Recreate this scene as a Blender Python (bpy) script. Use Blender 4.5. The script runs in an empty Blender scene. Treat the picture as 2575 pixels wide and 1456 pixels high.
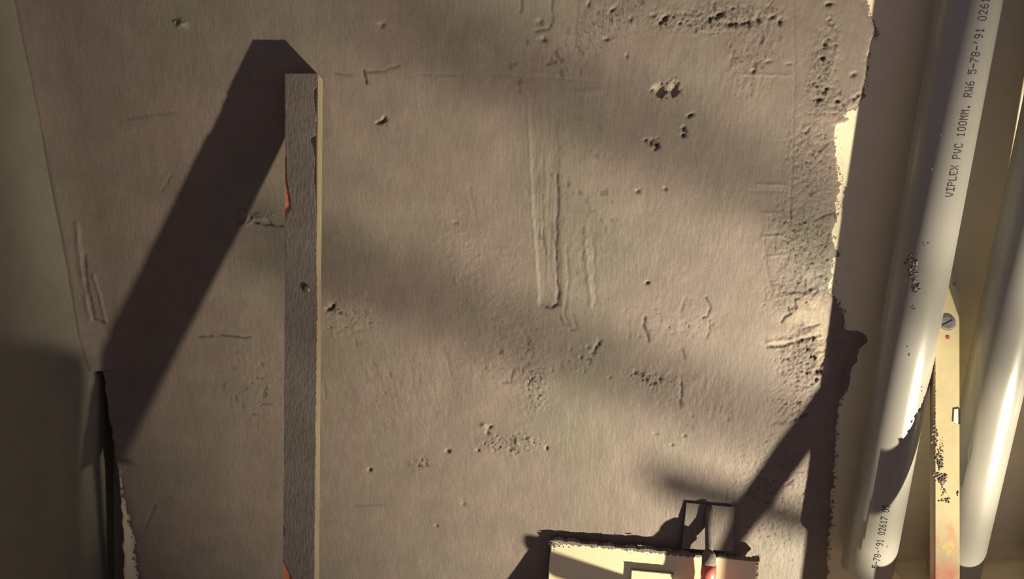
import bpy, bmesh, math
import numpy as np
from mathutils import Vector, Matrix
S = bpy.context.scene
COL = S.collection

# ------------------------------------------------------------------ camera, world, lamp, exposure
H = 3.80                      # camera height above the floor
DIST = 1.72                   # camera distance from the back wall (wall is the plane Y = 0)
PITCH = math.radians(18.0)
F = 2200.0                    # focal length in pixels of the 2575 x 1456 frame
W0, H0 = 2575.0, 1456.0
cam_d = bpy.data.cameras.new('camera'); cam = bpy.data.objects.new('camera', cam_d); COL.objects.link(cam)
cam.location = (0, -DIST, H)
cam.rotation_euler = (math.radians(90) - PITCH, 0, 0)
cam_d.sensor_fit = 'HORIZONTAL'; cam_d.sensor_width = 36.0
cam_d.lens = F / W0 * 36.0
cam_d.clip_start = 0.01
S.camera = cam

world = bpy.data.worlds.new('world'); S.world = world; world.use_nodes = True
bg = world.node_tree.nodes['Background']
bg.inputs[0].default_value = (0.98, 0.80, 0.92, 1); bg.inputs[1].default_value = 0.19

LP = Vector((3.43, -3.00, H - 3.39))      # halogen work lamp, low down to the right of the photographer
lamp_d = bpy.data.lights.new('halogen_bulb', 'SPOT'); lamp = bpy.data.objects.new('halogen_bulb', lamp_d); COL.objects.link(lamp)
lamp_d.energy = 3100.0; lamp_d.color = (1.0, 0.88, 0.66); lamp_d.shadow_soft_size = 0.06
lamp_d.spot_size = math.radians(34.5); lamp_d.spot_blend = 1.0
lamp.location = LP
lamp.rotation_euler = (Vector((1.0, 0, H - 1.2)) - LP).to_track_quat('-Z', 'Y').to_euler()

vs = S.view_settings
vs.view_transform = 'Standard'; vs.look = 'None'; vs.gamma = 1.0; vs.use_curve_mapping = False
vs.exposure = 0.0

# ------------------------------------------------------------------ helpers
CAM = Vector((0, -DIST, H)); cp, sp = math.cos(PITCH), math.sin(PITCH)
def ray(px, py):
    u = (px - W0/2)/F; v = (py - H0/2)/F
    return Vector((u, cp - v*sp, -sp - v*cp))
def un(px, py, h=0.0, z0=0.0, tan=0.0):
    """point of the photograph on the (leaning) plane Y = -(h + (z0 - z)*tan)"""
    d = ray(px, py)
    # -DIST + t*dy = -(h + (z0 - H - t*dz)*tan)
    t = (DIST - h - (z0 - H)*tan) / (d.y - d.z*tan)
    return CAM + d*t
def proj(p):
    q = p - CAM; dep = q.y*cp - q.z*sp
    return (W0/2 + F*q.x/dep, H0/2 + F*(-q.y*sp - q.z*cp)/dep)

def link(name, me, mat=None, parent=None):
    o = bpy.data.objects.new(name, me); COL.objects.link(o)
    if mat: me.materials.append(mat)
    if parent: o.parent = parent
    return o
def stuff(o): o['kind'] = 'stuff'; return o
def mesh_of(bm, name, smooth=False):
    me = bpy.data.meshes.new(name); bmesh.ops.recalc_face_normals(bm, faces=bm.faces); bm.to_mesh(me); bm.free()
    if smooth:
        for p in me.polygons: p.use_smooth = True
    return me
def tag(o, label=None, cat=None, group=None, kind=None):
    if label: o['label'] = label
    if cat: o['category'] = cat
    if group: o['group'] = group
    if kind: o['kind'] = kind
    return o
def thing(name, label, cat, loc=(0,0,0)):
    o = bpy.data.objects.new(name, None); COL.objects.link(o); o.location = loc; o.empty_display_size = .05
    return tag(o, label, cat)
def rebase(o, loc):
    """move a mesh's origin to loc (its thing's base) so children sit relative to their Empty"""
    o.data.transform(Matrix.Translation(-Vector(loc)))
    return o
def part(name, me, mat, root):
    o = link(name, me, mat, root)
    o.data.transform(Matrix.Translation(-root.location))
    return o

def frame_of(axis, ref=Vector((0,-1,0))):
    a = axis.normalized(); s = a.cross(ref)
    if s.length < 1e-4: s = a.cross(Vector((1,0,0)))
    s.normalize(); return a, s, s.cross(a)
def tube_bm(bm, pts, rads, seg=24, caps=True, ref=Vector((0,-1,0))):
    rings = []
    for i, p in enumerate(pts):
        d = (pts[min(i+1, len(pts)-1)] - pts[max(i-1, 0)])
        a, s, t = frame_of(d, ref)
        rings.append([bm.verts.new(p + (s*math.cos(2*math.pi*k/seg) + t*math.sin(2*math.pi*k/seg))*rads[i]) for k in range(seg)])
    for r0, r1 in zip(rings, rings[1:]):
        for k in range(seg): bm.faces.new((r0[k], r0[(k+1)%seg], r1[(k+1)%seg], r1[k]))
    if caps:
        bm.faces.new(rings[0]); bm.faces.new(rings[-1])
    return rings
def prism(front, back, bevel=0.0015):
    """solid between two matching rings of points"""
    bm = bmesh.new()
    a = [bm.verts.new(p) for p in front]; b = [bm.verts.new(p) for p in back]
    bm.faces.new(a); bm.faces.new(list(reversed(b)))
    n = len(a)
    for i in range(n): bm.faces.new((a[i], a[(i+1)%n], b[(i+1)%n], b[i]))
    bmesh.ops.recalc_face_normals(bm, faces=bm.faces)
    if bevel: bmesh.ops.bevel(bm, geom=list(bm.edges), offset=bevel, segments=2, affect='EDGES')
    return bm

# ------------------------------------------------------------------ materials
def new_mat(name):
    m = bpy.data.materials.new(name); m.use_nodes = True
    nt = m.node_tree; return m, nt, nt.nodes['Principled BSDF']
def N(nt, t, **kw):
    n = nt.nodes.new(t)
    for k, v in kw.items():
        if k.startswith('i_'): n.inputs[k[2:].replace('_', ' ')].default_value = v
        else: setattr(n, k, v)
    return n
def coords(nt, scale=(1,1,1), which='Object', rot=(0,0,0)):
    tc = N(nt, 'ShaderNodeTexCoord'); mp = N(nt, 'ShaderNodeMapping')
    mp.inputs['Scale'].default_value = scale; mp.inputs['Rotation'].default_value = rot
    nt.links.new(tc.outputs[which], mp.inputs[0]); return mp.outputs[0]
def noise(nt, vec, sc, det=4, rough=.6):
    n = N(nt, 'ShaderNodeTexNoise'); n.inputs['Scale'].default_value = sc; n.inputs['Detail'].default_value = det
    n.inputs['Roughness'].default_value = rough; nt.links.new(vec, n.inputs['Vector']); return n.outputs['Fac']
def ramp(nt, fac, stops):
    r = N(nt, 'ShaderNodeValToRGB'); e = r.color_ramp.elements
    while len(e) < len(stops): e.new(.5)
    for i, (p, c) in enumerate(stops): e[i].position = p; e[i].color = (*c, 1) if len(c) == 3 else c
    nt.links.new(fac, r.inputs[0]); return r.outputs[0]
def mix(nt, fac, a, b, mode='MIX'):
    m = N(nt, 'ShaderNodeMix', data_type='RGBA', blend_type=mode)
    for sock, v in ((m.inputs[0], fac), (m.inputs[6], a), (m.inputs[7], b)):
        if isinstance(v, bpy.types.NodeSocket): nt.links.new(v, sock)
        elif isinstance(v, (int, float)): sock.default_value = v
        else: sock.default_value = (*v, 1)
    return m.outputs[2]
def math_(nt, op, a, b=0.0, c=0.0):
    m = N(nt, 'ShaderNodeMath', operation=op)
    for i, v in enumerate((a, b, c)):
        if isinstance(v, bpy.types.NodeSocket): nt.links.new(v, m.inputs[i])
        else: m.inputs[i].default_value = v
    return m.outputs[0]
def bump(nt, b, h, dist=.002, strength=1.0):
    n = N(nt, 'ShaderNodeBump'); n.inputs['Distance'].default_value = dist; n.inputs['Strength'].default_value = strength
    nt.links.new(h, n.inputs['Height']); nt.links.new(n.outputs[0], b.inputs['Normal']); return n

CREAM = (.80, .72, .52)
def render_material():
    m, nt, b = new_mat('wet_render_over_limewash')
    v = coords(nt)
    big = noise(nt, v, 2.2, 3, .5); med = noise(nt, v, 14, 5, .6); fine = noise(nt, v, 420, 3, .7); grit = noise(nt, v, 1500, 2, .6)
    vs_ = coords(nt, (1, 1, .22), rot=(0, math.radians(9), 0)); streak = noise(nt, vs_, 190, 4, .65)
    cem = ramp(nt, big, [(.30, (.205, .186, .142)), (.50, (.238, .190, .160)), (.72, (.205, .188, .145))])
    cem = mix(nt, .55, cem, ramp(nt, med, [(.25, (.62, .62, .62)), (.75, (1.12, 1.12, 1.12))]), 'MULTIPLY')
    cem = mix(nt, .5, cem, ramp(nt, fine, [(.28, (.55, .53, .52)), (.42, (.92, .92, .92)), (.75, (1.25, 1.25, 1.25))]), 'MULTIPLY')
    rg = N(nt, 'ShaderNodeAttribute'); rg.attribute_name = 'rough'; flak = noise(nt, coords(nt, (1, 1, .7), rot=(0, math.radians(20), 0)), 230, 6, .75)
    spec_ = ramp(nt, math_(nt, 'ADD', flak, math_(nt, 'MULTIPLY', rg.outputs['Fac'], .13)), [(.64, (1,1,1)), (.72, (.34,.32,.30))])
    cem = mix(nt, 1.0, cem, spec_, 'MULTIPLY')
    lime = mix(nt, .35, CREAM, ramp(nt, noise(nt, v, 22, 5, .7), [(.3, (.80, .78, .72)), (.7, (1, 1, 1))]), 'MULTIPLY')
    # splashes of grey mortar on the old limewash
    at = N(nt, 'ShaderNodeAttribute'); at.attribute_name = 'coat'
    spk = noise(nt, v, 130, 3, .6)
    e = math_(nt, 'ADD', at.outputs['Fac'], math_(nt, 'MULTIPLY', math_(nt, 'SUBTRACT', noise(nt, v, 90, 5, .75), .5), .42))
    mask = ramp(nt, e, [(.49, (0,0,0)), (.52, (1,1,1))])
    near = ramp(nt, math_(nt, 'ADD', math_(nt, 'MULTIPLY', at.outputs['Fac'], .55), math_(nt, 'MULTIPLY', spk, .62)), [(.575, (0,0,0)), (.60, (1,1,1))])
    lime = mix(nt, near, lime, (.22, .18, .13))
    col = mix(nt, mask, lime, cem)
    th = N(nt, 'ShaderNodeAttribute'); th.attribute_name = 'thin'
    col = mix(nt, math_(nt, 'MULTIPLY', th.outputs['Fac'], .5), col, (.52, .43, .31))
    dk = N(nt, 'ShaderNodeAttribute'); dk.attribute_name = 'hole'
    col = mix(nt, dk.outputs['Fac'], col, (.035, .028, .028))  # pits and cracks darkened in colour, painting in their shade
    nt.links.new(col, b.inputs['Base Color'])
    nt.links.new(ramp(nt, mask, [(0, (.8,.8,.8)), (1, (.52,.52,.52))]), b.inputs['Roughness'])
    b.inputs['Specular IOR Level'].default_value = .35
    h = math_(nt, 'ADD', math_(nt, 'MULTIPLY', fine, .45), math_(nt, 'MULTIPLY', streak, .9))
    h = math_(nt, 'ADD', h, math_(nt, 'MULTIPLY', grit, .22))
    h = math_(nt, 'ADD', h, math_(nt, 'MULTIPLY', math_(nt, 'MULTIPLY', flak, rg.outputs['Fac']), 1.6))
    bump(nt, b, h, .0012, .6)
    return m
def plain(name, col, rough=.6, spec=.4, var=.12, scale=30, bmp=.0, bscale=300, metal=0.0, stretch=(1,1,1), coat=0):
    m, nt, b = new_mat(name); v = coords(nt, stretch)
    n = noise(nt, v, scale, 5, .6)
    c = mix(nt, 1.0, col, ramp(nt, n, [(.25, (1-var,)*3), (.75, (1+var,)*3)]), 'MULTIPLY')
    nt.links.new(c, b.inputs['Base Color']); b.inputs['Roughness'].default_value = rough
    b.inputs['Specular IOR Level'].default_value = spec; b.inputs['Metallic'].default_value = metal
    b.inputs['Coat Weight'].default_value = coat
    if bmp: bump(nt, b, noise(nt, v, bscale, 4, .6), bmp)
    return m
M_RENDER = render_material()
M_SIDE = plain('greenish_grey_side_plaster', (.21, .198, .150), .75, .3, .14, 9, .0012, 260)
M_FLOOR = plain('dusty_concrete', (.20, .17, .14), .85, .2, .25, 6, .002, 120)
M_PVC = plain('grey_pvc', (.33, .32, .285), .27, .55, .05, 12, .00012, 900)
M_PVC_IN = plain('dark_pvc_rim', (.12, .11, .10), .6, .3)
M_INK = plain('black_inkjet_print', (.035, .032, .035), .6, .2)
M_SMEAR = plain('dried_mortar_crumbs', (.30, .27, .20), .9, .2, .75, 160, .003, 500)
M_DARKMETAL = plain('dull_iron', (.12, .11, .10), .5, .5, .3, 60, metal=.6)

# ------------------------------------------------------------------ the rendered back wall: one fine height field
rng = np.random.RandomState(7)
def vnoise(U, V, freq, seed):
    r = np.random.RandomState(seed); n = 256; g = r.rand(n, n)
    x = U*freq; y = V*freq; xi = np.floor(x).astype(int); yi = np.floor(y).astype(int)
    fx = x - xi; fy = y - yi; fx = fx*fx*(3-2*fx); fy = fy*fy*(3-2*fy)
    a = g[xi % n, yi % n]; b_ = g[(xi+1) % n, yi % n]; c = g[xi % n, (yi+1) % n]; d = g[(xi+1) % n, (yi+1) % n]
    return (a*(1-fx)+b_*fx)*(1-fy) + (c*(1-fx)+d*fx)*fy - .5
def fbm(U, V, f, o, seed, gain=.55):
    s = 0; a = 1
    for i in range(o): s = s + a*vnoise(U, V, f*2**i, seed+i); a *= gain
    return s
STEP = .0020
xa = np.arange(-1.24, 1.36, STEP); za = np.arange(H-1.38, H+.20, STEP)
X, Z = np.meshgrid(xa, za, indexing='ij')
dep = DIST*cp - (Z-H)*sp
PX = W0/2 + F*X/dep; PY = H0/2 + F*(-DIST*sp - (Z-H)*cp)/dep
hgt = np.zeros_like(X); hole = np.zeros_like(X); thin = np.zeros_like(X); rgh = np.zeros_like(X)
hgt += 7.0*fbm(X, Z, 1.6, 2, 3) + 1.8*fbm(X, Z, 7, 3, 11) + .4*fbm(X*1.5, Z*.6, 40, 3, 21)
hgt += .22*fbm(X*2.2 + Z*.4, Z*.7, 110, 2, 31)
def seg_dist(x0, y0, x1, y1, sel):
    px = PX[sel]; py = PY[sel]; dx, dy = x1-x0, y1-y0; L = dx*dx+dy*dy + 1e-6
    t = np.clip(((px-x0)*dx + (py-y0)*dy)/L, 0, 1)
    return np.hypot(px-x0-t*dx, py-y0-t*dy), t
def region(x0, y0, x1, y1, pad):
    a, b_, c, d = min(x0,x1)-pad, max(x0,x1)+pad, min(y0,y1)-pad, max(y0,y1)+pad
    return np.where((PX > a) & (PX < b_) & (PY > c) & (PY < d))
def stroke(pts, w, depth, dark=0.0, jitter=1.5, seed=0):
    """a groove (depth < 0) or ridge (depth > 0, mm) along a line, w px half width"""
    r = np.random.RandomState(int(pts[0][0]*7 + pts[0][1]) + seed); depth *= (.6 if dark < .12 else .38); w = max(2.4, w*(.8 if dark < .12 else 1.0))
    P = [pts[0]]
    for (a, b_) in zip(pts, pts[1:]):
        L = math.hypot(b_[0]-a[0], b_[1]-a[1]); k = max(1, int(L/12))
        for i in range(1, k+1):
            P.append((a[0]+(b_[0]-a[0])*i/k + r.uniform(-jitter, jitter), a[1]+(b_[1]-a[1])*i/k + r.uniform(-jitter, jitter)))
    acc = {}
    for (a, b_) in zip(P, P[1:]):
        sel = region(*a, *b_, 4*w+4); d, _ = seg_dist(*a, *b_, sel)
        g = np.exp(-(d/w)**2)*r.uniform(.7, 1.1)
        cur = buf[sel]; buf[sel] = np.maximum(cur, g)
    x0 = min(p[0] for p in P); x1 = max(p[0] for p in P); y0 = min(p[1] for p in P); y1 = max(p[1] for p in P)
    sel = region(x0, y0, x1, y1, 4*w+8)
    hgt[sel] += depth*buf[sel]
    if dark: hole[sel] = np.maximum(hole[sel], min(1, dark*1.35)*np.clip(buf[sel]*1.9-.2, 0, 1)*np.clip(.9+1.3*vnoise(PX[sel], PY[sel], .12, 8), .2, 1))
    buf[sel] = 0
buf = np.zeros_like(X)
def blob(x, y, rx, ry, d, rot=0, dark=0.0, p=2):
    R = max(rx, ry)*2.5; sel = region(x, y, x, y, R)
    c, s = math.cos(math.radians(rot)), math.sin(math.radians(rot))
    u = ((PX[sel]-x)*c + (PY[sel]-y)*s)/rx; v = (-(PX[sel]-x)*s + (PY[sel]-y)*c)/ry
    rr = u*u+v*v; nn = 1 + 1.1*vnoise(PX[sel], PY[sel], .13, 5) + .9*vnoise(PX[sel], PY[sel], .33, 6)
    g = np.exp(-(rr*nn)**(p/2.0)*1.2)
    hgt[sel] += d*g
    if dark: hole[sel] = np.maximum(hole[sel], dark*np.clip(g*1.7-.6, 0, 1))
def rough(x, y, rx, ry, amp, rot=0, f=150, pits=.0, seed=50, aniso=1.0, dark=.5):
    R = max(rx, ry)*1.9; sel = region(x, y, x, y, R)
    c, s = math.cos(math.radians(rot)), math.sin(math.radians(rot))
    u = ((PX[sel]-x)*c + (PY[sel]-y)*s)/rx; v = (-(PX[sel]-x)*s + (PY[sel]-y)*c)/ry
    w = np.exp(-(u*u+v*v)**1.5)
    xr = X[sel]*c - Z[sel]*s; zr = X[sel]*s + Z[sel]*c
    n = fbm(xr, zr*aniso, f, 2, seed)
    hgt[sel] += .55*amp*n*w; rgh[sel] = np.maximum(rgh[sel], np.clip(amp/3.5, 0, 1)*w)
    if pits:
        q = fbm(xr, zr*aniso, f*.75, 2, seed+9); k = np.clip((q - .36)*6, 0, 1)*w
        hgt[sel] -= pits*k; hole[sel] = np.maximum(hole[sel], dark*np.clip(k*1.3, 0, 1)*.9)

# float mark left by a batten, and its twin
for x0, x1, y0, y1, dpt in ((1332, 1402, 300, 768, 2.4),):
    sel = region(x0, y0, x1, y1, 60)
    yy = (PY[sel]-y0)/(y1-y0); c0 = x0 + 26*np.clip(yy, 0, 1)**1.3; c1 = x1 + 8*np.clip(yy, 0, 1)
    m_ = 1/(1+np.exp(-(PX[sel]-c0)/1.6)) * 1/(1+np.exp((PX[sel]-c1)/2.2)) * 1/(1+np.exp((PY[sel]-y1)/1.8)) * 1/(1+np.exp(-(PY[sel]-y0)/30))
    hgt[sel] -= dpt*m_*(.45+.55*np.clip(yy, 0, 1))
    hgt[sel] += .8*m_*fbm(X[sel], Z[sel]*.10, 260, 2, 77)
stroke([(1328,250),(1334,420),(1342,600),(1356,745)], 4, 1.0, jitter=3)
stroke([(1402,440),(1404,500),(1399,600),(1402,680),(1404,750)], 3.2, -2.6, .55, jitter=3)
stroke([(1364,490),(1366,560),(1372,640)], 2.5, -1.5, .3, jitter=3); stroke([(1385,560),(1392,610)], 2.5, -1.5, .3)
stroke([(1374,771),(1388,773),(1401,762),(1405,735)], 3.5, -5, .9)
stroke([(1425,620),(1430,700),(1418,790),(1430,815)], 4, -1.6, .1)
stroke([(1472,600),(1478,690),(1486,768)], 6, 2.4, jitter=3)
stroke([(1490,600),(1494,690),(1500,760)], 5, -1.4, jitter=3)
# batten mark at the top edge
stroke([(1389,0),(1390,55),(1380,72),(1345,78)], 4, -3.2, .35)
stroke([(1309,0),(1310,28)], 4, -3, .3)
stroke([(1454,0),(1450,45),(1446,120)], 4, -1.5, .12)
blob(1358,53,7,6,-3,dark=.3); blob(1367,100,9,7,-4,30,.5)
for p in ((1330,250,12,5),(1400,410,14,6)): pass
# thin joint lines left by the straight edge
stroke([(842,185),(885,188)], 3, -1.6, .3); stroke([(915,178),(922,208)], 4, -4, .7); stroke([(925,182),(965,178),(1005,165)], 4, -2.4, .4)
stroke([(1050,187),(1160,190)], 4, -.9, .1); stroke([(500,848),(560,843),(628,848)], 3, -2.2, .45)
stroke([(1995,0),(1998,200),(1992,420),(1985,600)], 3.5, -1.1, .08)
stroke([(1860,187),(1985,190)], 4, 1.2, jitter=2); stroke([(1240,185),(1500,205)], 5, -.8)
stroke([(1905,463),(1985,466)], 5, 1.6); stroke([(1890,480),(1975,482)], 5, -1.0)
stroke([(1920,535),(1965,537)], 5, 1.4); stroke([(1920,595),(1968,592)], 4, 1.8); stroke([(1922,600),(1932,700),(1940,720)], 4, -1.2, .1)
stroke([(1935,645),(1985,640)], 4, 1.6); stroke([(1940,716),(1975,719)], 4, -1.6, .3)
stroke([(893,1270),(985,1268)], 3, -1.3, .15); stroke([(320,300),(380,288),(440,282)], 5, -1.4, .12)
stroke([(1180,470),(1190,520),(1200,560)], 5, -1.0, .05); stroke([(1108,860),(1125,900),(1135,940)], 3, -1.1, .12)
stroke([(940,910),(955,945),(968,990)], 4, -1.4, .12); stroke([(815,965),(822,1000)], 3, -1.5, .25)
stroke([(980,935),(985,945)], 3, -2, .3); stroke([(1290,925),(1330,915),(1340,885)], 4, -1.3, .2); stroke([(1265,960),(1283,960),(1290,930)], 4, -2.2, .35)
stroke([(1320,885),(1340,872)], 3, -1.4, .3)
# cracks
stroke([(1774,747),(1785,772),(1779,795),(1765,800)], 2.6, -4, .85); stroke([(1783,805),(1786,830),(1776,850)], 2.6, -2.4, .4)
stroke([(1622,797),(1619,815),(1625,840),(1631,856)], 4, -3.4, .75, jitter=3); stroke([(1714,875),(1720,900)], 3, -2.6, .5)
stroke([(1724,748),(1712,780)], 4, -2, .3); stroke([(1728,830),(1690,835)], 4, -1)
stroke([(1406,790),(1412,812),(1425,815)], 3, -2.4, .35); stroke([(1440,790),(1452,825),(1435,830)], 4, -2, .25)
stroke([(1930,872),(1960,872),(2000,862),(2060,842)], 3.5, -5, .9, jitter=2)
stroke([(1930,862),(1990,852),(2040,835)], 6, 3.0, jitter=2)
stroke([(1966,810),(1975,796),(1990,788),(1980,775)], 3.5, -4, .8, jitter=3); stroke([(2020,828),(2045,820),(2060,815)], 3, -3, .6)
stroke([(2055,940),(2068,912)], 3.5, -4, .7); stroke([(1985,738),(2020,740),(2050,722),(2055,735),(2040,748)], 3.5, -3.2, .6, jitter=4)
stroke([(2050,700),(2075,692)], 3, -2.6, .6); stroke([(2048,556),(2080,540),(2098,536),(2102,548)], 3, -3, .6)
stroke([(2088,570),(2082,610),(2072,628),(2060,640)], 3, -2.6, .35, jitter=3); stroke([(2000,970),(2035,975)], 3, -2, .3)
stroke([(1985,1042),(2015,1032)], 3, -2, .4); stroke([(1940,1068),(1990,1058),(2030,1045)], 4, -2, .45, jitter=3)
stroke([(2060,380),(2080,362)], 4, -2.6, .5); stroke([(2118,258),(2126,278)], 3, -3, .6)
stroke([(640,560),(665,566),(712,568)], 3, -3, .7); stroke([(672,545),(680,560)], 4, -2.6, .4)
# pits
for a in ((1640,357,9,7,-9,20,.95),(1652,366,6,9,-9,10,.95),(1628,352,6,3,-5,20,.8),(1720,324,5,7,-7,0,.9),(1719,340,7,5,-8,0,.95),(1736,290,9,4,-5,-25,.85),
          (958,307,12,4,-6,-18,.85),(966,300,5,7,-6,0,.8),(1627,711,6,3.5,-5,-20,.9),(930,1181,6,5,-5,0,.75),(1232,1073,9,4,-4,-30,.6),(1226,1086,5,5,-4,0,.7),
          (838,768,5,9,-5,20,.7),(828,776,8,4,-5,0,.7),(855,785,6,4,-4,0,.8),(1126,1132,5,5,-5,0,.7),(1203,1130,4,4,-4,0,.7),(1375,1125,3.5,6,-5,10,.8),
          (1671,47,7,9,-8,20,.95),(1660,58,8,4,-5,-40,.7),(1808,36,10,6,-7,-30,.95),(1784,48,5,9,-5,20,.7),(1710,58,5,4,-4,0,.6),(1735,62,6,6,-3,0,.4),
          (1840,60,16,5,-6,-5,.9),(1875,57,14,4,-5,-10,.8),(1905,48,5,10,-5,0,.7),(1940,42,10,5,-4,-30,.6),(1960,55,5,9,-7,0,.85),(1930,155,9,4,-3,-20,.5),(1895,178,6,4,-3,-30,.5),
          (2072,112,5,7,-5,20,.7),(2068,150,4,8,-4,0,.5),(2070,232,7,7,-5,0,.8),(2060,250,12,6,-6,0,.9),(2078,222,7,5,-5,0,.7),(2105,254,6,4,-5,0,.8),(2158,240,9,5,-5,-20,.85),
          (2145,248,6,5,-5,0,.7),(2145,187,6,5,-4,0,.7),(2084,10,10,4,-5,-10,.6),(1690,1075,0.1,0.1,0,0,0),(1604,480,5,4,-4,0,.5),(1673,475,4,4,-3,0,.5),(1145,560,7,5,-2,0,.25),
          (1480,10,4,9,-3,10,.4),(1540,25,12,4,-4,-45,.5),(1588,45,5,6,-3,0,.4),(1640,38,4,4,-3,0,.4),(1576,140,4,5,-3,0,.4),(1525,98,9,5,-3,0,.4),(1985,160,8,3,-2,0,.2),
          (1498,872,4,8,-3.5,25,.5),(1492,885,5,7,-3.5,25,.6),(1478,872,4,5,-3,0,.4),(1460,897,4,4,-3,0,.4),(1505,862,5,9,-3,20,.5),(1533,948,4,3,-3,0,.6),
          (1600,935,6,4,-3,20,.6),(1626,953,5,6,-4,0,.7),(1645,963,7,4,-4,-30,.8),(1658,952,4,8,-4,0,.75),(1614,943,5,5,-3,0,.5),(1712,965,4,10,-3.4,0,.6),(1712,985,4,12,-3.4,5,.6),(1708,1010,5,10,-2,0,.35),
          (2110,1078,0.1,.1,0,0,0),(2007,1013,6,4,-4,0,.75),(1975,1014,5,3,-3,0,.5),(2055,935,6,5,-5,0,.8),(2066,935,5,4,-5,0,.8),(2054,954,5,3,-4,0,.8),(1722,1095,5,4,-2.5,0,.4),(1650,1090,8,3,-1.6,10,.3),
          (960,62,9,7,-3,0,.25),(1690,1118,4,3,-3,0,.5),(1166,1266,6,5,-2.5,0,.35),(1098,1320,5,4,-3,0,.4),(1310,1325,0.1,.1,0,0,0),(1985,1212,9,4,-3,-30,.5)):
    blob(*a[:5], rot=a[5], dark=a[6])
for (x, y, rx, ry, d) in ((1659,228,16,14,-10),(1694,226,12,16,-9)):
    blob(x, y, rx, ry, d, 0, 0, 4); sel = region(x, y, x, y, 40); thin[sel] += (1.0 if x < 1680 else .6)*np.exp(-(((PX[sel]-x+3)/rx)**2+((PY[sel]-y+4)/ry)**2)**2)
# stones and lumps proud of the surface
for a in ((458,60,11,9,7),(608,551,13,10,8),(655,548,22,10,4),(1300,1110,9,8,4),(1215,1068,8,6,4),(1330,1105,8,6,3),(1285,1125,8,6,-4),(293,1205,10,22,6),(1480,230,30,12,1.2),(1150,640,30,70,1.2),(1240,700,50,60,1.2)):
    blob(*a)
rough(1285,1115,75,26,4,0,200,4.5,60); rough(1640,950,75,26,3,10,200,3,61); rough(1345,950,45,35,3,0,190,4,62); rough(1345,1010,40,40,2,0,190,1.5,62)
rough(1030,960,210,150,1.5,-20,95,.0,63,.45); rough(1800,45,180,40,4,-3,160,3,64); rough(1550,45,150,55,3,-30,120,1,65,.5)
rough(1890,140,70,110,2.6,10,150,1.5,66,.5); rough(2065,180,35,140,4.2,8,150,4,67); rough(2100,260,60,40,4,0,150,3,68)
rough(2040,400,70,110,3,0,170,2.5,69); rough(2030,620,90,130,3.2,-12,170,2.5,70,.8); rough(2030,900,70,75,5.5,-12,190,4.5,71); rough(2000,740,80,50,3.5,-10,170,2.5,72,.8)
rough(1990,1010,60,60,3,0,200,2.5,73); rough(1280,870,120,110,1.3,0,120,.8,74); rough(880,800,70,60,2.4,0,130,1.5,75); rough(1750,600,260,160,.6,8,130,0,76,.35)
rough(1730,210,240,160,.7,12,120,0,77,.3); rough(1050,1165,30,22,3,0,120,2.5,78); rough(1460,900,60,40,1.4,0,130,1.5,79); rough(1690,820,120,60,1.3,0,130,1.4,80)
rough(1760,1000,140,90,1.6,8,120,.4,81,.5); rough(1950,1250,120,160,2.4,0,170,1.8,82); rough(650,960,90,110,1,0,110,1.0,83); rough(1380,160,130,90,.9,-15,110,.8,84,.7)
rough(1450,560,120,240,.7,0,120,.5,85,.6)
for a, w, d, k in (([(215,640),(222,720),(240,800),(262,812)], 4, -5, .5), ([(196,560),(206,660),(230,800)], 7, 4, 0), ([(236,690),(250,740),(264,806)], 5, 3.5, 0), ([(365,1330),(378,1300),(390,1270)], 3, -2, .3),
                   ([(405,480),(432,440)], 5, -1.5, .1), ([(2110,85),(2085,200),(2078,240)], 7, 1.8, 0)):
    stroke(a, w, d, k)
# the render stops short of the wall's right end in a torn edge, and of the corner at the lower left
bx = np.array([(2165,-400),(2165,0),(2170,20),(2188,48),(2205,72),(2208,86),(2194,102),(2188,130),(2176,155),(2178,180),(2172,215),(2166,240),(2152,262),(2132,275),(2125,305),(2101,315),
               (2098,345),(2105,420),(2112,470),(2098,540),(2097,600),(2090,650),(2094,690),(2086,735),(2100,752),(2120,780),(2128,830),(2150,845),(2165,860),(2140,890),(2122,930),(2112,1000),(2103,1080),
               (2095,1200),(2090,1300),(2078,1456),(2060,1900)], float)
xb = np.interp(PY, bx[:,1], bx[:,0]) + 5*vnoise(PX*0+3, PY, .11, 41) + 7*vnoise(PX*0+9, PY, .045, 42)
sd = xb - PX
xl = np.interp(PY, [1150,1178,1200,1240,1300,1370,1456,1800], [-900,288,302,308,322,338,350,370]) + 8*vnoise(PX*0+5, PY, .06, 43)
sdl = PX - xl
sdc = np.minimum(sd, sdl)
coat = np.clip(.5 + sdc/80.0, 0, 1)
# bare blob islands within the coat edge and smears beyond it
for (x, y, rx, ry, v) in ((2155,238,14,16,.5),(2150,270,20,10,.35),(2095,550,10,12,.4),(2095,640,30,10,.4),(2180,15,16,18,.25),(2165,850,25,22,.5),(2145,905,22,30,.4),(2130,960,16,40,.35)):
    coat += v*np.exp(-(((PX-x)/rx)**2+((PY-y)/ry)**2))
for (x, y, rx, ry, v) in ((2045,770,42,30,.9),(2010,805,50,20,.8),(2030,842,70,12,.9),(1960,858,40,12,.8),(2070,900,14,70,1.1),(1995,780,30,30,.3),(2040,690,24,14,.4),(2060,810,30,30,.7)):
    thin += v*np.exp(-(((PX-x)/rx)**2+((PY-y)/ry)**2))
thin *= np.clip(1.0 + 2.2*fbm(X, Z, 60, 3, 91), 0, 1.2)
thin = np.clip(thin, 0, 1)
st = 1/(1+np.exp(-(sdc)/3.0)); hgt = hgt*(.12+.88*st) + 5.0*st
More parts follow.
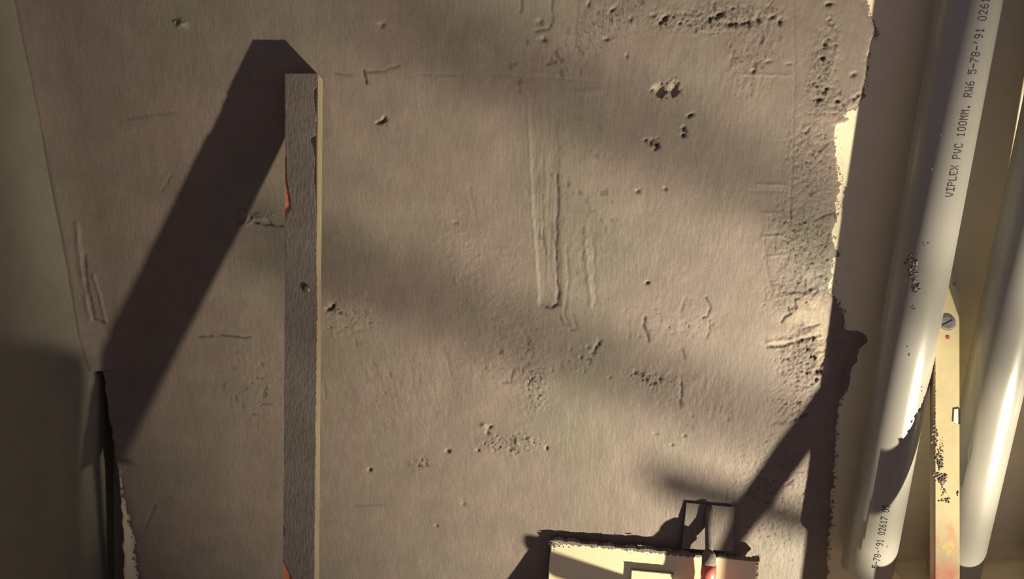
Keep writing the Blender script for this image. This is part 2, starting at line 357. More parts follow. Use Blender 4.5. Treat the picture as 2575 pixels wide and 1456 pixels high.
# deep chase in the corner
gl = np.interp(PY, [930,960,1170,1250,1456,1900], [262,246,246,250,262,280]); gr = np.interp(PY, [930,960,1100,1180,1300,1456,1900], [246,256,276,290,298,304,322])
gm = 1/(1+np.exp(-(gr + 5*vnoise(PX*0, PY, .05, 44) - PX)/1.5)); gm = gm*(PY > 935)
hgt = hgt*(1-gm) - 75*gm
coat[gm > .25] = 1.0  # dark cement colour inside the chase paints in its shade
# the coat thickens by the side wall
xcorner = np.interp(PY, [-300,0,560,650,830,900,950,1456,1900], [10,50,163,180,206,225,243,250,262])
fil = np.clip(1-(PX-xcorner)/90.0, 0, 1)*(PY < 930)
hgt += 14*fil**2
Y = -hgt*.001 + .005
nx, nz = X.shape
co = np.stack([X, Y, Z], -1).reshape(-1, 3)
idx = np.arange(nx*nz).reshape(nx, nz)
q = np.stack([idx[:-1,:-1], idx[1:,:-1], idx[1:,1:], idx[:-1,1:]], -1).reshape(-1, 4)
me = bpy.data.meshes.new('wall_back')
me.vertices.add(len(co)); me.vertices.foreach_set('co', co.ravel())
me.loops.add(q.size); me.loops.foreach_set('vertex_index', q.ravel().astype(np.int32))
me.polygons.add(len(q)); me.polygons.foreach_set('loop_start', np.arange(0, q.size, 4, dtype=np.int32)); me.polygons.foreach_set('loop_total', np.full(len(q), 4, dtype=np.int32))
me.update(calc_edges=True); me.polygons.foreach_set('use_smooth', np.ones(len(q), bool))
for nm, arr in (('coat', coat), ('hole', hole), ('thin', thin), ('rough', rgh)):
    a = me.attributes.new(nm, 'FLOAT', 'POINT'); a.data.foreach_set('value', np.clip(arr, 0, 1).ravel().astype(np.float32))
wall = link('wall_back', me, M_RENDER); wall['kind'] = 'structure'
# plain masonry continuing around and behind the worked patch
def slab(name, x0, x1, y0, y1, z0, z1, mat):
    bm = bmesh.new(); bmesh.ops.create_cube(bm, size=1)
    for v in bm.verts: v.co = Vector(((x0+x1)/2 + v.co.x*(x1-x0), (y0+y1)/2 + v.co.y*(y1-y0), (z0+z1)/2 + v.co.z*(z1-z0)))
    o = link(name, mesh_of(bm, name), mat); o['kind'] = 'structure'; return o
slab('wall_back_lower', -1.24, 1.36, 0.0, .2, 0, H-1.375, M_SIDE)
slab('wall_back_upper', -1.24, 1.36, 0.0, .2, H+.195, H+.6, M_SIDE)
slab('floor', -1.4, 4.2, -4.0, .2, -.1, 0, M_FLOOR)

# ------------------------------------------------------------------ side wall at the left, its skin following the bulging corner
ya = np.arange(-1.9, .12, .006); zb = np.arange(H-1.6, H+.45, .006)
depz = DIST*cp - (zb-H)*sp; pyz = H0/2 + F*(-DIST*sp - (zb-H)*cp)/depz
pxc = np.interp(pyz, [-300,0,560,650,830,900,950,1456,1900], [10,50,163,180,206,225,243,250,262])
xw = (pxc - W0/2)/F*depz
XW = np.repeat(xw[None, :], len(ya), 0); YW, ZW = np.meshgrid(ya, zb, indexing='ij')
xmean = xw.mean(); bl = np.exp(YW/.10); bl = np.clip(bl, 0, 1)
XW = XW*bl + (xw.min()*.35+xmean*.65)*(1-bl) + .003*fbm(YW, ZW, 5, 3, 100) + .0008*fbm(YW, ZW, 60, 2, 110)
co = np.stack([XW, YW, ZW], -1).reshape(-1, 3); n1, n2 = XW.shape; idx = np.arange(n1*n2).reshape(n1, n2)
q = np.stack([idx[:-1,:-1], idx[:-1,1:], idx[1:,1:], idx[1:,:-1]], -1).reshape(-1, 4)
me = bpy.data.meshes.new('wall_left'); me.from_pydata(co.tolist(), [], q.tolist()); me.polygons.foreach_set('use_smooth', np.ones(len(q), bool))
wl = link('wall_left', me, M_SIDE); wl['kind'] = 'structure'
XL = float(xw.min()*.35+xmean*.65)
#@@OBJECTS
# ------------------------------------------------------------------ leaning boards
def lean_ring(pts, h, z0, tan): return [un(x, y, h, z0, tan) for x, y in pts]
def to_floor(a, b, zf=0.0):
    """carry the line a->b on down to the floor"""
    t = (zf - a.z)/(b.z - a.z); return a + (b-a)*t
def jag(bm, amp, seed, cond=lambda c: True):
    r = np.random.RandomState(seed)
    for v in bm.verts:
        if cond(v.co): v.co += Vector(r.uniform(-1, 1, 3))*amp

M_WOOD = plain('pale_softwood', (.34, .28, .18), .7, .3, .22, 18, .0006, 400, stretch=(6, 6, .5))
def crust_mat():
    m, nt, b = new_mat('mortar_skin_on_timber'); v = coords(nt, (1, 1, .16))
    c = ramp(nt, noise(nt, v, 170, 5, .7), [(.24, (.15, .128, .11)), (.5, (.195, .17, .148)), (.78, (.24, .212, .185))])
    c = mix(nt, .6, c, ramp(nt, noise(nt, coords(nt), 9, 3, .5), [(.35, (.85, .82, .80)), (.65, (1.1, 1.1, 1.1))]), 'MULTIPLY')
    nt.links.new(c, b.inputs['Base Color']); b.inputs['Roughness'].default_value = .7; b.inputs['Specular IOR Level'].default_value = .25
    bump(nt, b, noise(nt, v, 230, 4, .6), .0015); return m
M_CRUST = crust_mat()
M_REDWOOD = plain('orange_red_paint', (.62, .22, .13), .6, .3, .2, 60, .0004, 400)
def poly_plate(outline_l, outline_r, h, z0, tan, thick, ys):
    """plate between two edges given as x(y) in the photograph, thick metres, on a leaning plane"""
    n = Vector((0, 1, -tan)).normalized()
    L = [un(float(np.interp(y, *outline_l)), y, h, z0, tan) for y in ys]; R = [un(float(np.interp(y, *outline_r)), y, h, z0, tan) for y in ys]
    bm = bmesh.new(); F_ = []
    for l, r in zip(L, R): F_.append([bm.verts.new(l), bm.verts.new(r), bm.verts.new(l + n*thick), bm.verts.new(r + n*thick)])
    for a, b in zip(F_, F_[1:]):
        bm.faces.new((a[0], b[0], b[1], a[1])); bm.faces.new((a[2], a[3], b[3], b[2])); bm.faces.new((a[0], a[2], b[2], b[0])); bm.faces.new((a[1], b[1], b[3], a[3]))
    for a in (F_[0], F_[-1]): bm.faces.new((a[0], a[1], a[3], a[2]))
    return bm

# --- timber batten leaning on the wall
ZT = un(760, 184, .05).z; TB = .30; HB = .050
tl, tr = un(717, 184, HB, ZT, TB), un(799, 185, HB, ZT, TB)
bl_, br_ = un(713, 1456, HB, ZT, TB), un(790, 1456, HB, ZT, TB)
ZE = un(750, 1725, HB, ZT, TB).z            # the batten's lower end, just under the picture
fl, fr = to_floor(tl, bl_, ZE), to_floor(tr, br_, ZE)
nb = Vector((0, 1, -TB)).normalized()*.044
root = thing('timber_batten', 'tall mortar-smeared timber batten leaning on the wet render, casting a long dark shadow', 'batten', Vector(((fl.x+fr.x)/2, fl.y, ZE)))
fl2 = fl + nb; fr2 = fr + nb
kk = (ZE - fl2.z)/(tl.z - fl.z); fl2 = fl2 + (tl-fl)*kk; fr2 = fr2 + (tr-fr)*kk
M_WETWOOD = plain('dark_damp_timber_face', (.055, .045, .038), .8, .2)  # front face coloured dark so gaps in the mortar skin read as shade
tm = part('timber', mesh_of(prism([tl, tr, fr, fl], [tl+nb, tr+nb, fr2, fl2], .0015), 'timber'), M_WOOD, root)
tm.data.materials.append(M_WETWOOD)
for p in tm.data.polygons:
    if p.normal.dot(nb) < 0 and abs(p.normal.x) < .2 and p.normal.y < -.8: p.material_index = 1
r = np.random.RandomState(4)
ys = np.arange(185, 1722, 5.0)
yl = [0, 392, 400, 430, 470, 500, 525, 540, 556, 1322, 1330, 1345, 1350, 1408, 1425, 1456, 1480, 1500, 2000]
xl_ = [717, 717, 722, 720, 725, 731, 733, 722, 717, 713, 718, 716, 712.5, 712, 722, 736, 730, 712, 710]
yr = [180, 215, 225, 245, 270, 300, 330, 338, 345, 352, 370, 400, 440, 480, 520, 560, 600, 760, 1000, 1456, 2000]
xr = [797, 796, 789, 787, 791, 794, 792, 795, 781, 780, 786, 791, 788, 791, 793, 795, 794, 797, 794, 789, 786]
xr_ys = np.interp(ys, yr, xr) + r.uniform(-1.2, 1.2, len(ys)); xl_ys = np.interp(ys, yl, xl_) + r.uniform(-.8, .8, len(ys))
part('mortar_skin', mesh_of(poly_plate((ys, xl_ys), (ys, xr_ys), HB+.0045, ZT, TB, .0045, ys), 'mortar_skin'), M_CRUST, root)['label'] = 'rough grey mortar skin'
for (ya_, yb_, xa_, xb_) in ((392, 558, 716.5, 734), (1318, 1350, 712.5, 721), (1406, 1500, 711.5, 738)):
    yy = np.arange(ya_, yb_, 6.0)
    part('paint_streak', mesh_of(poly_plate(([0, 3000], [xa_, xa_-.3]), ([0, 3000], [xb_, xb_]), HB+.0012, ZT, TB, .001, yy), 'paint_streak'), M_REDWOOD, root)['label'] = 'orange-red paint on bare timber'
bm = bmesh.new(); c = un(770, 727, HB+.005, ZT, TB); bmesh.ops.create_icosphere(bm, subdivisions=2, radius=.0075, matrix=Matrix.Translation(c) @ Matrix.Diagonal((1, .35, 1.1, 1)))
part('nail_head', mesh_of(bm, 'nail_head', True), M_DARKMETAL, root)['label'] = 'dark rusty nail head'

# ------------------------------------------------------------------ dot-matrix print for the pipe
GL = {'V':'10001100011000110001010100101000100','I':'11111001000010000100001000010011111','P':'11110100011000111110100001000010000','L':'10000100001000010000100001000011111',
 'E':'11111100001000011110100001000011111','X':'10001100010101000100010101000110001','C':'01110100011000010000100001000101110','1':'00100011000010000100001000010001110',
 '0':'01110100011000110001100011000101110','M':'10001110111010110101100011000110001','.':'00000000000000000000000000110001100','R':'11110100011000111110101001001010001',
 'W':'10001100011000110101101011101110001','5':'11111100001111000001000011000101110','-':'00000000000000011111000000000000000','7':'11111000010001000100010000100001000',
 '8':'01110100011000101110100011000101110',"'":'00100001000100000000000000000000000','9':'01110100011000101111000010001001100','2':'01110100010000100010001000100011111',
 '6':'00110010001000011110100011000101110','3':'11111000100010000010000011000101110',' ':'0'*35}
def letter_mesh(text, base, axis, e_view, e_side, R, s0, ang0, cw, chh):
    """printed dots on the skin of a cylinder: text runs up the axis, letter tops point to e_side negative"""
    bm = bmesh.new(); s = s0; dw = cw/6.6; dh = chh/7.0
    r = np.random.RandomState(len(text))
    for ch in text:
        g = GL[ch]
        for j in range(7):
            for i in range(5):
                if g[j*5+i] == '1' and r.rand() > .03:
                    a_ = ang0 + (j-3)*dh/R; s_ = s + i*dw
                    q4 = []
                    for da, ds in ((-.5, -.55), (-.5, .55), (.5, .55), (.5, -.55)):
                        aa = a_ + da*dh*1.0/R; q4.append(bm.verts.new(base + axis*(s_ + ds*dw) + (e_view*math.cos(aa) + e_side*math.sin(aa))*(R+.0003)))
                    bm.faces.new(q4)
        s += cw
    return bm
def make_pipe(label, top_px, bot_px, h, R, z_top_extra=.55, h_top=None):
    A = un(*bot_px, h); B0 = un(*top_px, h if h_top is None else h_top); ax = (B0-A).normalized(); B = B0 + ax*z_top_extra
    root = thing('plastic_pipe', label, 'pipe', A)
    bm = bmesh.new(); seg = 96
    def ring(p, rad):
        a, s, t = frame_of(ax); return [bm.verts.new(p + (s*math.cos(2*math.pi*k/seg) + t*math.sin(2*math.pi*k/seg))*rad) for k in range(seg)]
    rs = [ring(A + ax*.0012, R), ring(B, R), ring(B, R-.0035), ring(A + ax*.0012, R-.0035)]
    rs.insert(0, ring(A, R-.001)); rs.append(ring(A, R-.0025))
    for a, b in zip(rs, rs[1:] + rs[:1]):
        for k in range(seg): bm.faces.new((a[k], a[(k+1)%seg], b[(k+1)%seg], b[k]))
    me = mesh_of(bm, 'pipe_wall', True); part('pipe_wall', me, M_PVC, root)
    return root, A, ax
P1H = .066; R1 = .055
pipe1, A1, AX1 = make_pipe('printed grey plastic pipe nearest the wet render, its lower end in view', (2436, 0), (2180, 1428), P1H, R1)
ev = (CAM - A1); ev = (ev - AX1*ev.dot(AX1)).normalized(); es = AX1.cross(ev).normalized()
if es.x < 0: es = -es
def s_at(py, a=0.0):
    lo, hi = -0.2, 1.6
    for _ in range(40):
        m_ = (lo+hi)/2; y = proj(A1 + AX1*m_ + (ev*math.cos(a)+es*math.sin(a))*R1)[1]
        if y > py: lo = m_
        else: hi = m_
    return m_
def ang_at(px, py):
    best = min(((abs(proj(A1 + AX1*s_at(py, a) + (ev*math.cos(a)+es*math.sin(a))*R1)[0] - px), a) for a in np.linspace(-1.3, 1.3, 53))); return best[1]
aT = ang_at(2389, 480); s1 = s_at(494, aT); s2 = s_at(5, aT); cw = (s2-s1)/34.0
letter = letter_mesh('VIPLEX PVC 100MM. RW6 5-78-\'91 02617 05', A1, AX1, ev, es, R1, s1, aT, cw, cw*1.55)
part('printed_lettering', mesh_of(letter, 'printed_lettering'), M_INK, pipe1)
aB = ang_at(2217, 1350); s1b = s_at(1428, aB); s2b = s_at(1268, aB); cwb = (s2b-s1b)/17.0
letter = letter_mesh('5-78-\'91 02617 05', A1, AX1, ev, es, R1, s1b, aB, cwb, cwb*1.55)
part('printed_lettering', mesh_of(letter, 'printed_lettering'), M_INK, pipe1)
def smear_on_pipe(spots, seed):
    bm = bmesh.new(); r = np.random.RandomState(seed)
    for px, py, n, sx, sy, sz in spots:
        for _ in range(n):
            qx, qy = px + r.normal()*sx, py + r.normal()*sy; a = ang_at(qx, qy); p = A1 + AX1*s_at(qy, a) + (ev*math.cos(a)+es*math.sin(a))*(R1+.0003)
            bmesh.ops.create_icosphere(bm, subdivisions=1, radius=sz*r.uniform(.5, 1.3), matrix=Matrix.Translation(p) @ Matrix.Rotation(r.uniform(0, 3), 4, 'Y') @ Matrix.Diagonal((1, .55, r.uniform(.8, 1.8), 1)))
    return mesh_of(bm, 'mortar_splash', True)
stuff(part('mortar_splash', smear_on_pipe([(2290, 655, 34, 7, 9, .0022), (2296, 690, 44, 6, 12, .0024), (2302, 725, 24, 5, 7, .0022), (2286, 650, 12, 10, 5, .0016)], 5), M_SMEAR, pipe1))
stuff(part('mortar_fleck', smear_on_pipe([(2296, 775, 4, 4, 2, .0014), (2365, 340, 2, 1, 2, .001), (2343, 425, 3, 1, 3, .001), (2330, 615, 3, 4, 2, .0012), (2288, 880, 3, 4, 8, .0013), (2316, 975, 3, 1, 4, .0014), (2230, 1375, 2, 3, 3, .001)], 8), M_CHIP if 'M_CHIP' in globals() else M_SMEAR, pipe1))

P2H = .066
pipe2, A2, AX2 = make_pipe('plain shiny grey plastic pipe at the right edge, behind the spirit level', (2715, 0), (2396, 1436), P2H, R1, h_top=.10)
# clamp rail above the view that carries both pipes
# ------------------------------------------------------------------ spirit level leaning between the pipes
def level_mat():
    m, nt, b = new_mat('cream_yellow_enamel'); v = coords(nt)
    sep = N(nt, 'ShaderNodeSeparateXYZ'); nt.links.new(v, sep.inputs[0])
    base = mix(nt, .45, (.66, .57, .33), ramp(nt, noise(nt, v, 40, 5, .65), [(.3, (.80, .78, .74)), (.7, (1.08, 1.08, 1.05))]), 'MULTIPLY')
    n = noise(nt, coords(nt, (1, 1, .35)), 26, 5, .7)
    zr = math_(nt, 'ADD', math_(nt, 'MULTIPLY', math_(nt, 'SUBTRACT', ZRED, sep.outputs[2]), 6.0), math_(nt, 'MULTIPLY', math_(nt, 'SUBTRACT', n, .5), 3.2))
    red = ramp(nt, zr, [(.30, (0,0,0)), (1.0, (1,1,1))])
    c = mix(nt, math_(nt, 'MULTIPLY', red, .85), base, (.80, .22, .16))
    n2 = noise(nt, v, 30, 3, .6)
    ye = ramp(nt, math_(nt, 'ADD', math_(nt, 'MULTIPLY', math_(nt, 'SUBTRACT', ZRED-.09, sep.outputs[2]), 5.0), math_(nt, 'MULTIPLY', math_(nt, 'SUBTRACT', n2, .52), 6.0)), [(.35, (0,0,0)), (.6, (1,1,1))])
    c = mix(nt, math_(nt, 'MULTIPLY', ye, .8), c, (.85, .66, .22))
    nt.links.new(c, b.inputs['Base Color']); b.inputs['Roughness'].default_value = .45; return m
TL = .385; HL_ = .032; ZL = un(2382, 690, HL_).z
lp = [(2351, 690), (2393, 690), (2413, 752), (2414, 1456), (2351, 1456)]
front = lean_ring(lp, HL_, ZL, TL)
front[3] = to_floor(front[2], front[3]); front[4] = to_floor(front[0], front[4])
nl = Vector((0, 1, -TL)).normalized()*.022
back = [p + nl for p in front]
d_ = (front[2]-front[3]).normalized()
for i in (3, 4): back[i] = back[i] + d_*((0-back[i].z)/d_.z)
lvl = thing('spirit_level', 'cream-yellow level standing between the two grey pipes, red paint on its lower part', 'spirit level', Vector(((front[3].x+front[4].x)/2, front[3].y, 0)))
ZRED = un(2382, 1290, HL_, ZL, TL).z
M_LEVEL = level_mat()
part('body', mesh_of(prism(front, back, .0012), 'body'), M_LEVEL, lvl)
nf = -nl.normalized()
def disc(px, py, rad, thk, mat, name, root_, label=None, plane=(HL_, ZL, TL), nrm=nf, seg=32, dome=.3):
    c = un(px, py, *plane); bm = bmesh.new()
    tube_bm(bm, [c - nrm*.002, c + nrm*thk*.6, c + nrm*thk], [rad, rad, rad*(1-dome)], seg, ref=Vector((1, 0, 0)))
    o = part(name, mesh_of(bm, name), mat, root_)
    if label: o['label'] = label
    return o
M_STEEL = plain('worn_steel', (.42, .40, .37), .42, .5, .35, 60, .0006, 300, metal=.85)
M_REDDOT = plain('red_dot_paint', (.40, .10, .07), .5)
disc(2382, 811, .0168, .0022, M_STEEL, 'screw_head', lvl, 'round worn steel screw cap')
c0 = un(2382, 811, HL_+.002, ZL, TL); bm = bmesh.new()
up = (front[0]-front[4]).normalized(); sd_ = Vector((1, 0, 0))
for ang in (0.5,):
    a_ = (sd_*math.cos(ang)+up*math.sin(ang))*.0115; b__ = (-sd_*math.sin(ang)+up*math.cos(ang))*.0016; o_ = nf*.0012
    bm.faces.new([bm.verts.new(c0+nf*.0007+x_) for x_ in (a_+b__, a_-b__, -a_-b__, -a_+b__)])
sc = [o for o in lvl.children if o.name.startswith('screw_head')][0]
slot = link('screw_slot', mesh_of(bm, 'screw_slot'), M_INK, sc); slot.data.transform(Matrix.Translation(-lvl.location))
disc(2383, 848, .0042, .0008, M_REDDOT, 'red_dot', lvl, 'small red dot')
# white vial window in the right edge
M_WHITE = plain('white_plastic', (.85, .82, .72), .3, .6)
pp = lean_ring([(2399, 1029), (2412, 1027), (2412, 1066), (2397, 1062)], HL_+.002, ZL, TL)
part('vial_window', mesh_of(prism(pp, [p+nl*.2 for p in pp], .0006), 'vial_window'), M_WHITE, lvl)['label'] = 'white vial window'
pp = lean_ring([(2410.5, 1028), (2415.5, 1028), (2415.5, 1067), (2410.5, 1067)], HL_+.0025, ZL, TL)
part('vial_frame', mesh_of(prism(pp, [p+nl*.3 for p in pp], .0004), 'vial_frame'), M_INK, lvl)
bm = bmesh.new(); r = np.random.RandomState(12)
for px, py, n, sx, sy, sz in ((2352, 1105, 30, 3, 13, .0022), (2362, 1150, 22, 6, 12, .0018), (2364, 1168, 26, 4, 6, .0024), (2355, 1192, 18, 4, 4, .0024), (2368, 1205, 34, 6, 6, .0026), (2372, 1240, 16, 6, 11, .0016),
                              (2375, 1258, 16, 7, 3, .0018), (2368, 1128, 14, 4, 18, .0013), (2408, 1240, 5, 2, 4, .0018), (2351, 960, 12, 1, 30, .0014), (2352, 1050, 14, 1, 30, .0016), (2398, 714, 6, 3, 3, .0014), (2405, 1063, 5, 4, 1, .0012)):
    for _ in range(n):
        p = un(px + r.normal()*sx, py + r.normal()*sy, HL_, ZL, TL)
        bmesh.ops.create_icosphere(bm, subdivisions=1, radius=sz*r.uniform(.5, 1.3), matrix=Matrix.Translation(p) @ Matrix.Rotation(r.uniform(0, 3), 4, 'Y') @ Matrix.Diagonal((1.3, .5, r.uniform(.7, 1.6), 1)))
stuff(part('mortar_splash', mesh_of(bm, 'mortar_splash', True), M_SMEAR, lvl))

# ------------------------------------------------------------------ cream board leaning at the foot of the picture
M_BOARD = plain('cream_painted_board', (.86, .76, .50), .5, .35, .05, 14, .0003, 200)
def splatter(mat_name): pass
TP = .33; HP = .022; ZP = un(1387, 1362, HP).z
topl, topr, br2, bl2 = lean_ring([(1387, 1361), (1910, 1412), (1908, 1456), (1379, 1456)], HP, ZP, TP)
f_r, f_l = to_floor(topr, br2), to_floor(topl, bl2)
npn = Vector((0, 1, -TP)).normalized()*.020
board = thing('cream_board', 'large cream board leaning on the wall at the bottom, its top edge caked in mortar', 'board', Vector(((f_l.x+f_r.x)/2, f_l.y, 0)))
bk = [topl+npn, topr+npn, f_r+npn, f_l+npn]
dl = (topl-f_l).normalized(); dr = (topr-f_r).normalized()
bk[2] = bk[2] + dr*(-bk[2].z/dr.z); bk[3] = bk[3] + dl*(-bk[3].z/dl.z)
part('panel', mesh_of(prism([topl, topr, f_r, f_l], bk, .0012), 'panel'), M_BOARD, board)
# crust of mortar along its upper edge
bm = bmesh.new(); r = np.random.RandomState(21); n = 150; rings = []
upv = (topl - f_l).normalized()
for i in range(n+1):
    t = i/n; p = topl.lerp(topr, t)
    e = max(.0008, .0034 + .0030*math.sin(t*9+1)*math.sin(t*23) + .0018*math.sin(t*71) + r.uniform(-.0018, .0024)); lip = max(.0004, (.0068 if .05 < t < .72 else .0012)*r.uniform(.15, 1.0)) ; f_ = .0012
    back_ = npn*1.0
    rings.append([bm.verts.new(p - upv*lip + nf*f_*.5), bm.verts.new(p + upv*e*.5 + nf*f_), bm.verts.new(p + upv*e*1.2 + back_*.35 + nf*0), bm.verts.new(p + upv*e + back_*1.02 + Vector((0, r.uniform(0, .002), 0))), bm.verts.new(p - upv*.002 + back_*1.02)])
for a, b in zip(rings, rings[1:]):
    for k in range(4): bm.faces.new((a[k], b[k], b[k+1], a[k+1]))
    bm.faces.new((a[4], b[4], b[0], a[0]))
bm.faces.new(rings[0]); bm.faces.new(rings[-1])
part('mortar_crust', mesh_of(bm, 'mortar_crust'), M_CRUST, board)['label'] = 'ragged dried mortar along the top edge'
bm = bmesh.new()
for px, py, n_, sx, sy, sz in ((1392, 1368, 26, 5, 5, .0022), (1404, 1366, 16, 8, 3, .0018), (1408, 1372, 8, 4, 3, .0015), (1470, 1374, 12, 45, 2, .0016), (1640, 1388, 10, 30, 2, .0016), (1608, 1373, 4, 3, 1, .002), (1906, 1430, 8, 1, 14, .0016), (1903, 1447, 6, 3, 2, .0014)):
    for _ in range(n_):
        p = un(px + r.normal()*sx, py + r.normal()*sy, HP, ZP, TP)
        bmesh.ops.create_icosphere(bm, subdivisions=1, radius=sz*r.uniform(.5, 1.2), matrix=Matrix.Translation(p) @ Matrix.Diagonal((1.5, .5, .9, 1)))
stuff(part('mortar_splash', mesh_of(bm, 'mortar_splash', True), M_SMEAR, board))

# --- small cream offcut resting against the board
HS = HP + .022
c4 = lean_ring([(1588, 1434), (1694, 1444), (1692, 1500), (1584, 1490)], HP+.0115, ZP, TP)
n4 = Vector((0, 1, -TP)).normalized()*.0105
ts = thing('cream_offcut', 'small cream offcut in front of the larger cream board, dirt along its top edge', 'offcut', (c4[2]+c4[3])/2)
tip_l = c4[3] + (c4[3]-c4[0])*.25; tip_r = c4[2] + (c4[2]-c4[1])*.25
part('panel', mesh_of(prism([c4[0], c4[1], tip_r, tip_l], [p+n4 for p in (c4[0], c4[1], tip_r, tip_l)], .001), 'panel'), M_BOARD, ts)
bm = bmesh.new(); rings = []
for i in range(41):
    p = c4[0].lerp(c4[1], i/40); e = r.uniform(.0006, .0018)
    rings.append([bm.verts.new(p - upv*.0005 + nf*.0006), bm.verts.new(p + upv*e + nf*.0004), bm.verts.new(p + upv*e + n4*.98), bm.verts.new(p + n4*.98)])
for a, b in zip(rings, rings[1:]):
    for k in range(4): bm.faces.new((a[k], b[k], b[(k+1)%4], a[(k+1)%4]))
bm.faces.new(rings[0]); bm.faces.new(rings[-1])
part('edge_dirt', mesh_of(bm, 'edge_dirt'), M_CRUST, ts)

# ------------------------------------------------------------------ square trowel standing between board and wall
TT = .12; HT = .008; ZTR = un(1785, 1266, HT).z
M_BLADE = crust_mat(); M_BLADE.name = 'mortar_coated_blade'
bp = lean_ring([(1726, 1264), (1848, 1275), (1844, 1387), (1714, 1380)], HT, ZTR, TT)
nt_ = Vector((0, 1, -TT)).normalized()*.0025
tw = thing('square_trowel', 'square mortar-coated trowel with a red handle propped on the wet render', 'trowel', (bp[2]+bp[3])/2)
part('blade', mesh_of(prism(bp, [p+nt_ for p in bp], .0006), 'blade'), M_RENDERLIKE if 'M_RENDERLIKE' in globals() else M_BLADE, tw)
nft = -nt_.normalized()
def rod(pts, rads, name, mat, root_, seg=24):
    bm = bmesh.new(); tube_bm(bm, pts, rads, seg); return part(name, mesh_of(bm, name, True), mat, root_)
q = [un(1784, 1272, HT+.001, ZTR, TT), un(1784, 1288, HT+.008, ZTR, TT), un(1783, 1330, HT+.013, ZTR, TT), un(1783, 1375, HT+.027, ZTR, TT), un(1783, 1396, HT+.036, ZTR, TT)]
rod(q, [.006, .0085, .009, .0085, .009], 'shank', M_BLADE, tw)
hq = [un(1782, 1386, HT+.032, ZTR, TT), un(1782, 1394, HT+.036, ZTR, TT), un(1783, 1424, HT+.048, ZTR, TT)]
rod(hq, [.010, .0150, .0160], 'ferrule', M_BLADE, tw)['label'] = 'grey mortar-caked ferrule'
HDIR = (f_l - topl).normalized()
M_REDH = plain('worn_red_paint', (.72, .16, .13), .45, .5, .18, 80)
h0 = hq[-1]; hd = HDIR; HLEN = .095
pts = [h0 - hd*.004, h0 + hd*.012, h0 + hd*.022, h0 + hd*.024, h0 + hd*.034, h0 + hd*HLEN*.55, h0 + hd*HLEN*.75, h0 + hd*HLEN*.93, h0 + hd*HLEN*.98, h0 + hd*HLEN]
rod(pts, [.0158, .0172, .0168, .0155, .0170, .0190, .0185, .0205, .017, .006], 'handle', M_REDH, tw)['label'] = 'worn red handle'

# ------------------------------------------------------------------ unseen objects added to cast shade into the frame
def toward(p, f): return p + (LP - p)*f
def wall_pt(px, py): return un(px, py, 0.0)
M_STEELBAR = plain('grey_conduit', (.30, .29, .27), .5, .5)
def prop_bar(a, b, f, rad, ext0, ext1, label):  # unseen bar added for the shadow band it casts on the wall
    A, B = wall_pt(*a), wall_pt(*b); d = B - A; A2, B2 = toward(A - d*ext0, f), toward(B + d*ext1, f)
    bm = bmesh.new(); tube_bm(bm, [A2, B2], [rad, rad], 20)
    o = link('conduit', mesh_of(bm, 'conduit', False), M_STEELBAR); c = B2.copy(); o.data.transform(Matrix.Translation(-c)); o.location = c
    return tag(o, label, 'conduit', None)
# side wall plane X = XL: where a pixel's ray meets it
def side_pt(px, py):
    d = ray(px, py); return CAM + d*((XL - CAM.x)/d.x)

a = side_pt(165, 862); b = side_pt(80, 868); c = side_pt(138, 1456)
b = a + (b-a)*6
a2, b2 = toward(a, .25), toward(b, .25); c2 = toward(c, .25)
dv = (c2-a2).normalized(); k = -a2.z/dv.z; c3 = a2 + dv*k; d3 = Vector((b2.x, b2.y, 0))
bm = prism([a2, b2, d3, c3], [p + Vector((.012, 0, 0)) for p in (a2, b2, d3, c3)], 0)
sheet = link('plasterboard_sheet', mesh_of(bm, 'plasterboard_sheet'), M_BOARD)  # unseen sheet added to cast the side wall's shadow
tag(sheet, 'large cream sheet standing on the floor below the view, shading the side wall', 'sheet')
prop_bar((1660, 1208), (1990, 1300), .42, .020, 0.0, 3.0, 'lowest grey conduit below the view, nearest the wall')
prop_bar((700, 610), (2000, 1085), .60, .014, 0.1, .6, 'middle grey conduit below the view')
prop_bar((1050, 70), (1900, 450), .60, .014, 0.1, 1.0, 'upper grey conduit below the view')

# the halogen work lamp itself
lt = thing('work_lamp', 'halogen work lamp on a stand, low down at the right outside the view', 'lamp', Vector((LP.x, LP.y, 0)))
axl = (Vector((0.7, 0, H - 1.2)) - LP).normalized(); _, u1, u2 = frame_of(axl, Vector((0, 0, 1)))
bx_ = LP - axl*.03
M_YEL = plain('yellow_lamp_enamel', (.65, .42, .05), .4, .5)
fr_ = [bx_ + u1*x + u2*y for x, y in ((-.12, -.09), (.12, -.09), (.12, .09), (-.12, .09))]
bk_ = [bx_ - axl*.09 + (p - bx_)*.6 for p in fr_]
part('reflector_housing', mesh_of(prism(fr_, bk_, .002), 'reflector_housing'), M_YEL, lt)
bm = bmesh.new(); foot = Vector((LP.x, LP.y, 0)) - axl*.10; foot.z = 0
tube_bm(bm, [foot, bx_ - axl*.06], [.016, .014], 16); part('stand', mesh_of(bm, 'stand'), M_DARKMETAL, lt)
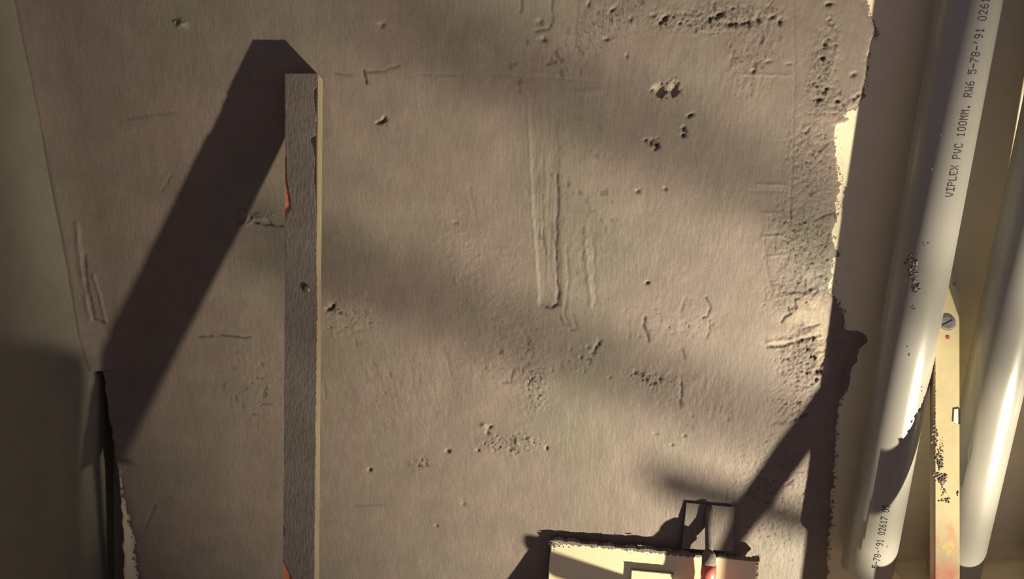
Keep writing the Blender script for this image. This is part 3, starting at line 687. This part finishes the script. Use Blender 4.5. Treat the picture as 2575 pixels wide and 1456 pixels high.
for k in range(3):
    an = k*2.094; bm = bmesh.new(); e = foot + Vector((math.cos(an), math.sin(an), 0))*.3; tube_bm(bm, [e + Vector((0,0,.012)), foot + Vector((0, 0, .06))], [.012, .012], 12)
    part('leg', mesh_of(bm, 'leg'), M_DARKMETAL, lt)

# unseen ledge added under the pipes to shade the wall and their feet
zl = min(A1.z, A2.z) - .022
xl0 = un(2283, 1470, .1).x
slab('trim_1', xl0, 1.36, -.215, .02, zl - .25, zl, M_BOARD)

# steel prop that carries the batten's lower end
pc = Vector(((fl.x+fr.x)/2, (fl.y+fl2.y)/2, 0))
prop = thing('steel_prop', 'thin steel prop under the foot of the timber batten', 'prop', pc)
bm = bmesh.new(); tube_bm(bm, [Vector((pc.x, pc.y, .008)), Vector((pc.x, pc.y, ZE-.007))], [.011, .011], 16); part('tube', mesh_of(bm, 'tube'), M_STEELBAR, prop)
for z0_ in (0.0, ZE-.008):
    sq = [Vector((pc.x+a, pc.y+b, z0_)) for a, b in ((-.03,-.03),(.03,-.03),(.03,.03),(-.03,.03))]
    part('plate', mesh_of(prism(sq, [p + Vector((0,0,.007)) for p in sq], 0), 'plate'), M_STEELBAR, prop)
# unseen plate and rod added under the picture to cast a band across the board
fp = lean_ring([(1655, 1490), (1865, 1505), (1860, 1580), (1650, 1565)], HP+.0065, ZP, TP)
ft = thing('plastering_float', 'wooden plastering float held against the cream board just under the picture', 'float', (fp[2]+fp[3])/2)
part('plate', mesh_of(prism(fp, [p + npn.normalized()*.006 for p in fp], .0006), 'plate'), M_WOOD, ft)
cc = (fp[0]+fp[1]+fp[2]+fp[3])/4; wt = toward(wall_pt(1320, 1362), .085)
dd = wt - cc; rod([cc, cc + dd*.5, cc + dd*.93, cc + dd*.985, wt], [.016, .0165, .0195, .0185, .013], 'handle', M_WOOD, ft)  # rod added with the plate to cast the shadow band
pipe3, A3, AX3 = make_pipe('grey plastic pipe standing just outside the right edge, next to the shiny one', (2925, 0), (2650, 1436), .066, R1, h_top=.12)  # unseen third pipe added to shade the wall at the right
